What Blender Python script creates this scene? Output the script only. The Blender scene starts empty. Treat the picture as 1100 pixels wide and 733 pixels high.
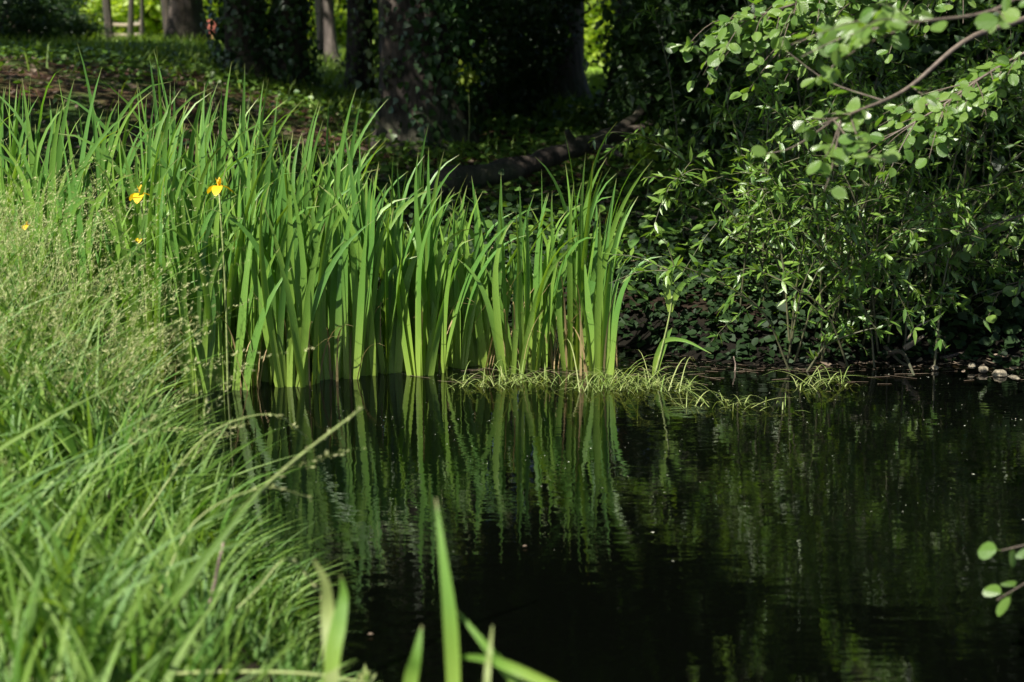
import bpy, math, random
import numpy as np
from mathutils import Vector, Matrix

random.seed(11)
R = np.random.default_rng(7)
C = bpy.context.scene.collection
scene = bpy.context.scene

# ------------------------------------------------------------------ camera, light, exposure
F = 1528.0            # focal length in photograph pixels (1100 wide)
HC = 1.6              # eye height over the water
PITCH = math.radians(12.06)
cam_d = bpy.data.cameras.new('camera')
cam = bpy.data.objects.new('camera', cam_d)
C.objects.link(cam)
cam.location = (0, 0, HC)
cam.rotation_euler = (math.radians(90) - PITCH, 0, 0)
cam_d.sensor_width = 36.0
cam_d.lens = 36.0 * F / 1100.0
cam_d.clip_end = 600
cam_d.clip_start = 0.05
cam_d.dof.use_dof = True
cam_d.dof.focus_distance = 6.85
cam_d.dof.aperture_fstop = 2.3
cam_d.dof.aperture_blades = 9
scene.camera = cam

SUN_TO = Vector((-0.48, -0.46, 0.745)).normalized()     # direction towards the sun
world = bpy.data.worlds.new('World')
scene.world = world
world.use_nodes = True
wn = world.node_tree
sky = wn.nodes.new('ShaderNodeTexSky')
sky.sky_type = 'NISHITA'
sky.sun_disc = False
sky.sun_elevation = math.asin(SUN_TO.z)
sky.sun_rotation = math.atan2(SUN_TO.x, SUN_TO.y)
wn.links.new(sky.outputs[0], wn.nodes['Background'].inputs[0])
wn.nodes['Background'].inputs[1].default_value = 0.05
sun_d = bpy.data.lights.new('sun', 'SUN')
sun_d.energy = 4.6
sun_d.angle = math.radians(0.5)
sun_d.color = (1.0, 0.95, 0.86)
sun = bpy.data.objects.new('sun', sun_d)
C.objects.link(sun)
sun.rotation_euler = (-SUN_TO).to_track_quat('-Z', 'Y').to_euler()

scene.view_settings.view_transform = 'Standard'
scene.view_settings.look = 'None'
scene.view_settings.gamma = 1.0
scene.view_settings.use_curve_mapping = False
scene.view_settings.exposure = 1.55
scene.render.engine = 'CYCLES'
scene.cycles.use_denoising = True
scene.cycles.max_bounces = 6
scene.cycles.diffuse_bounces = 3
scene.cycles.glossy_bounces = 3
scene.cycles.transmission_bounces = 4
scene.cycles.caustics_reflective = False
scene.cycles.caustics_refractive = False
scene.cycles.sample_clamp_indirect = 4.0


def PT(px, py, Y):
    """world point on the sight line of a photograph pixel, at ground distance Y"""
    u = (px - 550) / F
    w = (366.5 - py) / F
    c, s = math.cos(PITCH), math.sin(PITCH)
    d = Vector((u, c + w * s, -s + w * c))
    t = Y / d.y
    return Vector((d.x * t, Y, HC + d.z * t))


# ------------------------------------------------------------------ mesh helpers
class MB:
    """collects geometry for ONE mesh object"""
    def __init__(self):
        self.v, self.f3, self.f4, self.u3, self.u4, self.n = [], [], [], [], [], 0

    def add(self, v, tris=None, quads=None, uv=None):
        v = np.asarray(v, dtype=np.float32).reshape(-1, 3)
        if uv is None:
            uv = np.zeros((len(v), 2), np.float32)
        uv = np.asarray(uv, np.float32)
        if tris is not None and len(tris):
            t = np.asarray(tris, np.int32).reshape(-1, 3)
            self.f3.append(t + self.n)
            self.u3.append(uv[t.ravel()])
        if quads is not None and len(quads):
            q = np.asarray(quads, np.int32).reshape(-1, 4)
            self.f4.append(q + self.n)
            self.u4.append(uv[q.ravel()])
        self.v.append(v)
        self.n += len(v)

    def build(self, name, mat, parent=None, smooth=True, loc=None):
        me = self.mesh(name, mat, smooth, loc)
        o = bpy.data.objects.new(name, me)
        C.objects.link(o)
        if parent is not None:
            o.parent = parent
        elif loc is not None:
            o.location = loc
        return o

    def mesh(self, name, mat, smooth=True, loc=None):
        v = np.concatenate(self.v)
        if loc is not None:
            v = v - np.asarray(loc, np.float32)
        f3 = np.concatenate(self.f3) if self.f3 else np.zeros((0, 3), np.int32)
        f4 = np.concatenate(self.f4) if self.f4 else np.zeros((0, 4), np.int32)
        uv = np.concatenate((self.u3 or [np.zeros((0, 2), np.float32)]) + (self.u4 or [np.zeros((0, 2), np.float32)]))
        me = bpy.data.meshes.new(name)
        me.vertices.add(len(v))
        me.vertices.foreach_set('co', v.astype(np.float32).ravel())
        nl = f3.size + f4.size
        me.loops.add(nl)
        me.loops.foreach_set('vertex_index', np.concatenate([f3.ravel(), f4.ravel()]).astype(np.int32))
        npoly = len(f3) + len(f4)
        me.polygons.add(npoly)
        ls = np.concatenate([np.arange(len(f3)) * 3, f3.size + np.arange(len(f4)) * 4]).astype(np.int32)
        me.polygons.foreach_set('loop_start', ls)
        me.polygons.foreach_set('use_smooth', np.full(npoly, smooth))
        ul = me.uv_layers.new(name='UVMap')
        ul.data.foreach_set('uv', uv.astype(np.float32).ravel())
        me.update(calc_edges=True)
        me.materials.append(mat)
        return me


def norm(a):
    return a / np.maximum(np.linalg.norm(a, axis=-1, keepdims=True), 1e-9)


LEAF = {   # rows along the leaf, half widths; then base and tip
    'rhomb': ([0.42], [0.5]),
    'oval': ([0.14, 0.42, 0.75], [0.36, 0.5, 0.3]),
    'lance': ([0.15, 0.45, 0.78], [0.36, 0.5, 0.24]),
    'round': ([0.07, 0.28, 0.56, 0.82, 0.95], [0.2, 0.43, 0.5, 0.37, 0.16]),
    'ivy': ([0.02, 0.22, 0.42, 0.7], [0.34, 0.5, 0.36, 0.16]),
}


def leaves(mb, P, D, N, L, W, shape='oval', fold=0.12, curl=0.15):
    """many leaves at once: P base points, D leaf axes, N face normals"""
    P, D, N = np.asarray(P), norm(np.asarray(D)), np.asarray(N)
    N = norm(N - (N * D).sum(-1, keepdims=True) * D)
    S = np.cross(D, N)
    n = len(P)
    L = np.broadcast_to(np.asarray(L, float), (n,))[:, None]
    W = np.broadcast_to(np.asarray(W, float), (n,))[:, None]
    rows, hw = LEAF[shape]
    if shape == 'rhomb':
        T = [(0, 0, 0), (.42, .5, fold), (1, 0, -curl), (.42, -.5, fold)]
        tris, quads = [(0, 1, 2), (0, 2, 3)], []
    else:
        T = [(0, 0, 0)]
        for a, h in zip(rows, hw):
            k = -curl * a * a
            T += [(a, -h, k + fold * h * 2), (a, 0, k), (a, h, k + fold * h * 2)]
        T.append((rows[-1] + (1 - rows[-1]), 0, -curl))
        m = len(rows)
        tris = [(0, 2, 1), (0, 3, 2)]
        quads = []
        for i in range(m - 1):
            b = 1 + 3 * i
            quads += [(b, b + 1, b + 4, b + 3), (b + 1, b + 2, b + 5, b + 4)]
        b = 1 + 3 * (m - 1)
        t = len(T) - 1
        tris += [(b, b + 1, t), (b + 1, b + 2, t)]
    T = np.array(T)
    k = len(T)
    V = (P[:, None, :] + T[None, :, 0, None] * (L[:, None] * D[:, None, :])
         + T[None, :, 1, None] * (W[:, None] * S[:, None, :])
         + T[None, :, 2, None] * (W[:, None] * N[:, None, :]))
    off = (np.arange(n) * k)[:, None, None]
    uv = np.tile(np.stack([T[:, 1] + .5, T[:, 0]], -1), (n, 1))
    mb.add(V.reshape(-1, 3), (np.array(tris)[None] + off) if tris else None,
           (np.array(quads)[None] + off) if quads else None, uv)


def ribbons(mb, path, side, width, fold=None):
    """blades: path [n,s,3], side [n,s,3] or [n,1,3], width [n,s]; fold = keel offset vectors [n,s,3]"""
    n, s, _ = path.shape
    side = np.broadcast_to(side, path.shape)
    l = path - side * width[..., None] * .5
    r = path + side * width[..., None] * .5
    t = np.broadcast_to(np.linspace(0, 1, s)[None, :], (n, s))
    if fold is None:
        V = np.stack([l, r], 2)
        k = 2
        us = [0., 1.]
    else:
        V = np.stack([l, path + fold, r], 2)
        k = 3
        us = [0., .5, 1.]
    uv = np.stack([np.broadcast_to(np.array(us), (n, s, k)), np.broadcast_to(t[..., None], (n, s, k))], -1)
    base = (np.arange(n) * s * k)[:, None, None] + (np.arange(s - 1) * k)[None, :, None]
    q = []
    for j in range(k - 1):
        q.append(np.stack([base + j, base + j + 1, base + j + 1 + k, base + j + k], -1).reshape(-1, 4))
    mb.add(V.reshape(-1, 3), None, np.concatenate(q), uv.reshape(-1, 2))


def tube(mb, pts, rad, k=6, cap=True, jitter=0.0):
    pts = np.array([tuple(p) for p in pts], float)
    n = len(pts)
    rad = np.broadcast_to(np.asarray(rad, float), (n,))
    tan = np.gradient(pts, axis=0)
    tan = norm(tan)
    ref = np.array([0., 0, 1]) if abs(tan[0][2]) < .8 else np.array([1., 0, 0])
    V, uv = [], []
    ln = np.concatenate([[0], np.cumsum(np.linalg.norm(np.diff(pts, axis=0), axis=1))])
    for i in range(n):
        a = ref - tan[i] * np.dot(ref, tan[i])
        a /= np.linalg.norm(a)
        b = np.cross(tan[i], a)
        ref = a
        for j in range(k):
            th = 2 * math.pi * j / k
            rr = rad[i] * (1 + (random.uniform(-jitter, jitter) if jitter else 0))
            V.append(pts[i] + rr * (math.cos(th) * a + math.sin(th) * b))
            uv.append((j / k, ln[i]))
    q = [(i * k + j, i * k + (j + 1) % k, (i + 1) * k + (j + 1) % k, (i + 1) * k + j)
         for i in range(n - 1) for j in range(k)]
    tr = []
    if cap:
        V += [pts[0], pts[-1]]
        uv += [(0, 0), (0, ln[-1])]
        tr += [(n * k, (j + 1) % k, j) for j in range(k)]
        tr += [(n * k + 1, (n - 1) * k + j, (n - 1) * k + (j + 1) % k) for j in range(k)]
    mb.add(V, tr, q, uv)


def spline(pts, n):
    """Catmull-Rom through pts, n samples"""
    p = np.array([tuple(q) for q in pts], float)
    p = np.vstack([2 * p[0] - p[1], p, 2 * p[-1] - p[-2]])
    m = len(p) - 3
    out = []
    for t in np.linspace(0, m - 1e-6, n):
        i = int(t)
        f = t - i
        a, b, c, d = p[i:i + 4]
        out.append(.5 * ((2 * b) + (c - a) * f + (2 * a - 5 * b + 4 * c - d) * f * f + (3 * b - a - 3 * c + d) * f ** 3))
    return np.array(out)


def tag(o, label=None, cat=None, group=None, kind=None):
    if label: o['label'] = label
    if cat: o['category'] = cat
    if group: o['group'] = group
    if kind: o['kind'] = kind
    return o


def empty(name, loc, label, cat, group=None):
    o = bpy.data.objects.new(name, None)
    o.empty_display_size = .2
    C.objects.link(o)
    o.location = loc
    return tag(o, label, cat, group)


# ------------------------------------------------------------------ materials
def nodes(name):
    m = bpy.data.materials.new(name)
    m.use_nodes = True
    return m, m.node_tree.nodes, m.node_tree.links, m.node_tree.nodes['Principled BSDF']


def mixc(N, L, fac, a, b):
    x = N.new('ShaderNodeMix')
    x.data_type = 'RGBA'
    for k, s in ((0, fac), (6, a), (7, b)):
        if isinstance(s, (tuple, list)):
            x.inputs[k].default_value = (*s, 1) if len(s) == 3 else s
        elif isinstance(s, (int, float)):
            x.inputs[k].default_value = s
        else:
            L.new(s, x.inputs[k])
    return x.outputs[2]


def ramp(N, L, src, stops):
    r = N.new('ShaderNodeValToRGB')
    els = r.color_ramp.elements
    while len(els) < len(stops):
        els.new(.5)
    for e, (p, c) in zip(els, stops):
        e.position = p
        e.color = (*c, 1) if len(c) == 3 else c
    L.new(src, r.inputs[0])
    return r.outputs[0]


def noise(N, L, vec, scale, detail=3, rough=.55):
    n = N.new('ShaderNodeTexNoise')
    n.inputs['Scale'].default_value = scale
    n.inputs['Detail'].default_value = detail
    n.inputs['Roughness'].default_value = rough
    if vec is not None:
        L.new(vec, n.inputs['Vector'])
    return n.outputs[0]


def mapping(N, L, vec, sc):
    m = N.new('ShaderNodeMapping')
    m.inputs['Scale'].default_value = sc
    L.new(vec, m.inputs['Vector'])
    return m.outputs[0]


def leaf_mat(name, c1, c2, trans=.35, rough=.42, tcol=(1.25, 1.35, .55), along=None, veins=False, spec=.5, under=None, tips=False):
    """leaf tissue: each leaf its own tint, part of the light passes through"""
    m, N, L, b = nodes(name)
    g = N.new('ShaderNodeNewGeometry')
    col = mixc(N, L, g.outputs['Random Per Island'], c1, c2)
    uv = N.new('ShaderNodeTexCoord').outputs['UV']
    if along is not None:       # pigment from the pale base to the tip
        sp = N.new('ShaderNodeSeparateXYZ')
        L.new(uv, sp.inputs[0])
        f = ramp(N, L, sp.outputs[1], along[1])
        col = mixc(N, L, f, col, along[0])
    if tips:                    # some blades die back brown from the tip
        sp3 = N.new('ShaderNodeSeparateXYZ')
        L.new(uv, sp3.inputs[0])
        ad = N.new('ShaderNodeMath'); ad.operation = 'MULTIPLY_ADD'
        L.new(g.outputs['Random Per Island'], ad.inputs[0]); ad.inputs[1].default_value = .035
        L.new(sp3.outputs[1], ad.inputs[2])
        col = mixc(N, L, ramp(N, L, ad.outputs[0], [(.96, (0, 0, 0)), (1, (.9, .9, .9))]), col, (.24, .25, .10))
    st = noise(N, L, mapping(N, L, uv, (26, 1.2, 1)), 3, 2)
    x = N.new('ShaderNodeMix')
    x.data_type = 'RGBA'
    x.blend_type = 'MULTIPLY'
    x.inputs[0].default_value = .55
    L.new(col, x.inputs[6])
    L.new(ramp(N, L, st, [(.3, (.62, .66, .6)), (.7, (1.2, 1.15, 1.1))]), x.inputs[7])
    col = x.outputs[2]
    if under is not None:
        col = mixc(N, L, g.outputs['Backfacing'], col, under)
    L.new(col, b.inputs['Base Color'])
    b.inputs['Roughness'].default_value = rough
    b.inputs['Specular IOR Level'].default_value = spec
    bp = N.new('ShaderNodeBump')
    bp.inputs['Strength'].default_value = .35
    bp.inputs['Distance'].default_value = .002
    if veins:
        sp2 = N.new('ShaderNodeSeparateXYZ')
        L.new(uv, sp2.inputs[0])
        ab = N.new('ShaderNodeMath'); ab.operation = 'SUBTRACT'; L.new(sp2.outputs[0], ab.inputs[0]); ab.inputs[1].default_value = .5
        ab2 = N.new('ShaderNodeMath'); ab2.operation = 'ABSOLUTE'; L.new(ab.outputs[0], ab2.inputs[0])
        mu = N.new('ShaderNodeMath'); mu.operation = 'MULTIPLY_ADD'; L.new(ab2.outputs[0], mu.inputs[0]); mu.inputs[1].default_value = -.8; L.new(sp2.outputs[1], mu.inputs[2])
        sc = N.new('ShaderNodeMath'); sc.operation = 'MULTIPLY'; L.new(mu.outputs[0], sc.inputs[0]); sc.inputs[1].default_value = 48
        sn = N.new('ShaderNodeMath'); sn.operation = 'SINE'; L.new(sc.outputs[0], sn.inputs[0])
        bp.inputs['Strength'].default_value = .7
        L.new(sn.outputs[0], bp.inputs['Height'])
    else:
        L.new(st, bp.inputs['Height'])
    L.new(bp.outputs[0], b.inputs['Normal'])
    t = N.new('ShaderNodeBsdfTranslucent')
    y = N.new('ShaderNodeMix')
    y.data_type = 'RGBA'
    y.blend_type = 'MULTIPLY'
    y.inputs[0].default_value = 1
    L.new(col, y.inputs[6])
    y.inputs[7].default_value = (*tcol, 1)
    L.new(y.outputs[2], t.inputs['Color'])
    ms = N.new('ShaderNodeMixShader')
    ms.inputs[0].default_value = trans
    L.new(b.outputs[0], ms.inputs[1])
    L.new(t.outputs[0], ms.inputs[2])
    L.new(ms.outputs[0], N['Material Output'].inputs['Surface'])
    return m


def bark_mat(name, c1, c2, scale=9):
    m, N, L, b = nodes(name)
    o = N.new('ShaderNodeTexCoord').outputs['Object']
    st = noise(N, L, mapping(N, L, o, (1, 1, .16)), scale, 6, .65)
    big = noise(N, L, o, 1.1, 3)
    col = ramp(N, L, st, [(.36, tuple(x * .35 for x in c1)), (.52, c1), (.7, c2)])
    col = mixc(N, L, ramp(N, L, big, [(.45, (0, 0, 0)), (.7, (.5, .5, .5))]), col, (.05, .075, .025))
    L.new(col, b.inputs['Base Color'])
    b.inputs['Roughness'].default_value = .9
    bp = N.new('ShaderNodeBump')
    bp.inputs['Strength'].default_value = 1
    bp.inputs['Distance'].default_value = .04
    L.new(st, bp.inputs['Height'])
    L.new(bp.outputs[0], b.inputs['Normal'])
    return m


M = {}
M['iris'] = leaf_mat('iris_leaf', (.078, .195, .038), (.170, .300, .045), .36, .36, (1.6, 1.5, .5),
                     along=((.27, .37, .06), [(0, (.9, .9, .9)), (.55, (0, 0, 0))]), tips=True)
M['iris_dry'] = leaf_mat('dry_leaf', (.32, .25, .11), (.22, .15, .07), .25, .7, (1, 1, .8))
M['petal'] = leaf_mat('yellow_petal', (.72, .42, .008), (.78, .50, .012), .3, .5, (1, 1, .6))
M['bank'] = leaf_mat('meadow_grass', (.064, .165, .020), (.160, .260, .042), .38, .5, (1.4, 1.4, .6))
M['seed'] = leaf_mat('grass_seed', (.30, .35, .13), (.46, .45, .23), .3, .65, (1.1, 1.1, .7))
M['culm'] = leaf_mat('grass_stem', (.16, .26, .06), (.30, .32, .12), .15, .5)
M['tuft'] = leaf_mat('water_grass', (.15, .24, .05), (.30, .33, .13), .35, .5, (1.3, 1.3, .6))
M['willow'] = leaf_mat('willow_leaf', (.065, .145, .026), (.150, .245, .040), .38, .30, (1.6, 1.6, .5), spec=.7)
M['alder'] = leaf_mat('alder_leaf', (.090, .185, .036), (.165, .265, .055), .38, .30, (1.6, 1.7, .5), veins=True, spec=.9)
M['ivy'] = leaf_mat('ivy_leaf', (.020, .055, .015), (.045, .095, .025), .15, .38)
M['ivy_lit'] = leaf_mat('ivy_leaf_sunlit', (.060, .110, .030), (.120, .170, .055), .25, .4)  # lit copy of the ivy: sunlight put into the leaf colour
M['crown'] = leaf_mat('tree_leaf', (.035, .090, .018), (.060, .120, .028), .32, .45, (1.5, 1.6, .5))
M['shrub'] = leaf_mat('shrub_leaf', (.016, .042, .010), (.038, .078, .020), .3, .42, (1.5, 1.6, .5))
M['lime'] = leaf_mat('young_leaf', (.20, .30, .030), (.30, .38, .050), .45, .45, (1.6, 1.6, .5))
M['creeper'] = leaf_mat('creeper_leaf', (.008, .020, .006), (.018, .040, .010), .2, .6, spec=.2)  # near-black leaves: the shade on the bank is put into their colour
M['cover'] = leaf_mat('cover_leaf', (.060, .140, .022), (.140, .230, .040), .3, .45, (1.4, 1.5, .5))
M['lawn'] = leaf_mat('lawn_blade', (.14, .25, .028), (.23, .33, .045), .35, .5, (1.4, 1.4, .5))
M['blossom'] = leaf_mat('white_blossom', (.7, .68, .55), (.8, .78, .65), .3, .6, (1, 1, .9))
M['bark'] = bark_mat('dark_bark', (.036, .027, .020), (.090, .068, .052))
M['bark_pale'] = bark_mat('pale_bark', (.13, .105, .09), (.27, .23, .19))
M['wood'] = bark_mat('dead_wood', (.048, .034, .025), (.10, .075, .058), 14)
M['stick'] = bark_mat('driftwood', (.24, .18, .14), (.42, .34, .28), 20)
M['stone'] = bark_mat('bank_stone', (.22, .185, .13), (.36, .31, .24), 16)


def twig_mat(name, c):
    m, N, L, b = nodes(name)
    o = N.new('ShaderNodeTexCoord').outputs['Object']
    L.new(ramp(N, L, noise(N, L, o, 60, 3), [(.3, tuple(x * .6 for x in c)), (.7, tuple(x * 1.3 for x in c))]), b.inputs['Base Color'])
    b.inputs['Roughness'].default_value = .6
    return m


M['twig'] = twig_mat('twig_bark', (.085, .065, .048))
M['stem'] = twig_mat('willow_bark', (.060, .060, .026))
M['twig_green'] = twig_mat('green_twig', (.16, .20, .06))
M['fence'] = twig_mat('fence_wood', (.20, .16, .11))
M['red'] = twig_mat('red_board', (.45, .12, .09))
M['dead'] = leaf_mat('fallen_leaf', (.10, .070, .048), (.22, .165, .12), .15, .7, (1, .9, .6))
M['speck'] = twig_mat('pollen', (.45, .47, .36))


def ground_mat():
    m, N, L, b = nodes('forest_floor')
    g = N.new('ShaderNodeNewGeometry').outputs['Position']
    big = noise(N, L, g, .55, 4)
    fine = noise(N, L, g, 14, 6, .7)
    litter = ramp(N, L, fine, [(.3, (.022, .012, .008)), (.5, (.090, .048, .030)), (.7, (.17, .105, .072))])
    moss = ramp(N, L, fine, [(.3, (.020, .038, .010)), (.6, (.060, .105, .022)), (.8, (.10, .15, .03))])
    near = mixc(N, L, ramp(N, L, big, [(.46, (0, 0, 0)), (.56, (1, 1, 1))]), litter, moss)
    lawn = ramp(N, L, fine, [(.25, (.090, .17, .018)), (.6, (.17, .27, .030)), (.85, (.24, .33, .045))])
    sp = N.new('ShaderNodeSeparateXYZ')
    L.new(g, sp.inputs[0])
    mr = N.new('ShaderNodeMapRange')
    mr.inputs[1].default_value = 17
    mr.inputs[2].default_value = 24
    L.new(sp.outputs[1], mr.inputs[0])
    col = mixc(N, L, mr.outputs[0], near, lawn)
    # mud at the water line; its near-black runs up the bank as painted shade
    mz = N.new('ShaderNodeMapRange')
    mz.inputs[1].default_value = .12
    mz.inputs[2].default_value = .58
    L.new(sp.outputs[2], mz.inputs[0])
    col = mixc(N, L, mz.outputs[0], (.007, .006, .004), col)
    L.new(col, b.inputs['Base Color'])
    b.inputs['Roughness'].default_value = .95
    b.inputs['Specular IOR Level'].default_value = .1
    bp = N.new('ShaderNodeBump')
    bp.inputs['Strength'].default_value = .9
    bp.inputs['Distance'].default_value = .05
    L.new(fine, bp.inputs['Height'])
    L.new(bp.outputs[0], b.inputs['Normal'])
    return m


def water_mat():
    m, N, L, b = nodes('pond_water')
    g = N.new('ShaderNodeNewGeometry').outputs['Position']
    b.inputs['Base Color'].default_value = (.0008, .001, .0007, 1)
    b.inputs['Roughness'].default_value = .015
    b.inputs['IOR'].default_value = 2.2
    a = noise(N, L, mapping(N, L, g, (1.6, 5.5, 1)), 1.5, 2, .5)
    c = noise(N, L, mapping(N, L, g, (7, 24, 1)), 1.6, 2, .5)
    s = N.new('ShaderNodeMath')
    s.operation = 'MULTIPLY_ADD'
    L.new(c, s.inputs[0])
    s.inputs[1].default_value = .26
    L.new(a, s.inputs[2])
    bp = N.new('ShaderNodeBump')
    bp.inputs['Strength'].default_value = 1
    bp.inputs['Distance'].default_value = .0019
    L.new(s.outputs[0], bp.inputs['Height'])
    L.new(bp.outputs[0], b.inputs['Normal'])
    return m


# ------------------------------------------------------------------ terrain
def sst(x, a, b):
    t = np.clip((x - a) / (b - a), 0, 1)
    return t * t * (3 - 2 * t)


def x_left(y):          # the pond's left edge
    return -.25 - .47 * (np.clip(y, 2.6, 7.6) - 3) + .06 * np.sin(y * 5)


def y_far(x):           # the far shore
    return 7.75 - .85 * sst(x, -.4, 1.6) + .08 * np.sin(x * 4.1)


def height(x, y):
    x, y = np.asarray(x, float), np.asarray(y, float)
    dl = x_left(y) - x
    dn = 2.95 - y + .05 * np.sin(x * 6)
    df = y - y_far(x)
    dnear = np.maximum(np.where(y < y_far(x) + 1.5, dl, -9), dn)
    d = np.maximum(dnear, df)
    h = np.where(d < 0, -.45 * sst(-d, 0, .7), 0)
    hn = .16 * sst(dnear, -.02, .35) + .12 * sst(dnear, .3, 2.0)
    hf = .20 * sst(df, -.02, .5) + .40 * sst(df, .4, 9)
    hill = .78 * sst(-x, .6, 5.5) * sst(y, 9.2, 14.5)
    hill = hill * (1 - .25 * sst(y, 22, 40))
    h = h + np.maximum(hn * (dnear > -.02), hf * (df > -.02)) + hill
    bump = .03 * np.sin(x * 2.3 + 1.7 * np.sin(y * 1.1)) * np.sin(y * 1.9 + x)
    far = .05 * np.sin(x * .31 + 2) * np.sin(y * .27)
    return h + np.where(d > .3, bump, 0) + np.where(d > 3, far, 0)


def build_ground():
    xs = np.unique(np.round(np.concatenate([np.linspace(-150, -14, 30), np.linspace(-14, -4, 70), np.linspace(-4, 4, 170), np.linspace(4, 14, 60), np.linspace(14, 150, 30)]), 4))
    ys = np.unique(np.round(np.concatenate([np.linspace(-60, 1.5, 25), np.linspace(1.5, 12, 190), np.linspace(12, 30, 80), np.linspace(30, 220, 50)]), 4))
    X, Y = np.meshgrid(xs, ys)
    Z = height(X, Y)
    nx, ny = len(xs), len(ys)
    i = np.arange(ny - 1)[:, None] * nx + np.arange(nx - 1)[None]
    q = np.stack([i, i + 1, i + nx + 1, i + nx], -1).reshape(-1, 4)
    mb = MB()
    mb.add(np.stack([X, Y, Z], -1).reshape(-1, 3), None, q)
    tag(mb.build('ground', ground_mat()), kind='structure')


build_ground()
mb = MB()
mb.add([(-4, 2.4, 0), (40, 2.4, 0), (40, 8.6, 0), (-4, 8.6, 0)], None, [(0, 1, 2, 3)])
tag(mb.build('water', water_mat(), smooth=False), kind='structure')


def gz(x, y):
    return float(height(x, y))


# ------------------------------------------------------------------ trees
def crown_mesh(name, rx, rz, nclump, nleaf, L, mat, seed, low=.25):
    """leaf clumps on an uneven ellipsoid; origin at its centre"""
    r = np.random.default_rng(seed)
    d = norm(r.normal(size=(nclump, 3)))
    rad = r.uniform(low, 1, nclump) ** .6
    lump = 1 + .22 * np.sin(d[:, 0] * 5 + seed) * np.sin(d[:, 1] * 4 + 2 * d[:, 2] * 3)
    cen = d * (rad * lump)[:, None] * np.array([rx, rx, rz])
    sz = r.uniform(.35, .85, nclump) * rx / 4.5
    P = (cen[:, None] + r.normal(size=(nclump, nleaf, 3)) * np.array([1, 1, .55]) * sz[:, None, None]).reshape(-1, 3)
    n = len(P)
    D = norm(r.normal(size=(n, 3)) * np.array([1, 1, .45]) + np.array([0, 0, -.25]))
    Nn = norm(r.normal(size=(n, 3)) * .55 + np.array([0, 0, 1.]))
    ls = L * r.uniform(.6, 1.25, n)
    mb = MB()
    leaves(mb, P, D, Nn, ls, ls * .68, 'rhomb', .1, .12)
    return mb.mesh(name, mat, False)


CROWNS = [crown_mesh('crown', 4.3, 4.0, 210, 130, .17, M['crown'], 3 + i) for i in range(3)]
ACROWN = crown_mesh('crown', 2.7, 1.5, 110, 75, .095, M['alder'], 77)
SPARSE = [crown_mesh('crown', 4.3, 3.6, 120, 110, .17, M['crown'], 13 + i) for i in range(2)]
BUSHES = [crown_mesh('foliage', 1.0, .9, 110, 60, .085, M['shrub'], 31 + i) for i in range(3)]
LIMES = [crown_mesh('foliage', 2.0, 1.7, 130, 70, .17, M['lime'], 51 + i) for i in range(2)]


def put(name, mesh, parent, loc, scale=(1, 1, 1), rz=0):
    o = bpy.data.objects.new(name, mesh)
    C.objects.link(o)
    o.parent = parent
    o.location = loc
    o.scale = scale
    o.rotation_euler.z = rz
    return o


def trunk_mb(h, r0, lean=(0, 0), flare=1.5, bumps=.08, k=18, limbs=6, top=.45):
    mb = MB()
    zs = np.concatenate([[-.3, 0, .1, .25, .45, .8], np.linspace(1.3, h, 11)])
    ph = random.uniform(0, 6)
    V, uv = [], []
    for z in zs:
        f = max(z, 0) / h
        rr = r0 * (1 - (1 - top) * f) * (1 + (flare - 1) * math.exp(-max(z, 0) / (r0 * .9)))
        cx = lean[0] * f + .06 * math.sin(z * .9 + ph)
        cy = lean[1] * f + .06 * math.cos(z * .7 + ph)
        for j in range(k):
            th = 2 * math.pi * j / k
            b = 1 + bumps * math.sin(3 * th + ph + z * .3) + bumps * .6 * math.sin(7 * th + z) + .5 * (flare - 1) * math.exp(-max(z, 0) / .3) * math.sin(5 * th + ph) * .35
            V.append((cx + rr * b * math.cos(th), cy + rr * b * math.sin(th), z))
            uv.append((j / k, z))
    n = len(zs)
    q = [(i * k + j, i * k + (j + 1) % k, (i + 1) * k + (j + 1) % k, (i + 1) * k + j) for i in range(n - 1) for j in range(k)]
    mb.add(V, [(0, 0, 0)][:0], q, uv)
    for i in range(limbs):
        z0 = h * random.uniform(.45, .98)
        f = z0 / h
        a = random.uniform(0, 6.28)
        p0 = Vector((lean[0] * f, lean[1] * f, z0))
        ln = random.uniform(2.2, 3.8)
        d = Vector((math.cos(a), math.sin(a), random.uniform(.3, .9)))
        p1 = p0 + d * ln * .5 + Vector((0, 0, .2))
        p2 = p0 + d * ln + Vector((random.uniform(-.3, .3), random.uniform(-.3, .3), .5))
        tube(mb, spline([p0, p1, p2], 7), np.linspace(r0 * .35, .02, 7), 7)
    return mb


def ivy_mb(h, r, n, z0=0, arc=None, lean=(0, 0), L=.075, spread=.09):
    """ivy leaves hanging round a trunk; arc = (centre angle, half width) limits the side"""
    z = z0 + (h - z0) * R.uniform(0, 1, n) ** 1.1
    th = R.uniform(0, 2 * math.pi, n) if arc is None else arc[0] + R.normal(0, arc[1], n)
    rr = r + np.abs(R.normal(0, spread, n)) + .05 * np.sin(z * 4 + th * 3)
    f = z / max(h, .1)
    P = np.stack([rr * np.cos(th) + lean[0] * f * .5, rr * np.sin(th) + lean[1] * f * .5, z], -1)
    out = np.stack([np.cos(th), np.sin(th), np.full(n, .35)], -1)
    D = np.stack([-np.sin(th) * R.uniform(-.7, .7, n), np.cos(th) * R.uniform(-.7, .7, n), np.full(n, -1.)], -1) + .25 * R.normal(size=(n, 3))
    mb = MB()
    s = L * R.uniform(.6, 1.3, n)
    leaves(mb, P, D, out + .45 * R.normal(size=(n, 3)), s, s * .95, 'ivy', .08, .1)
    return mb


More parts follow.
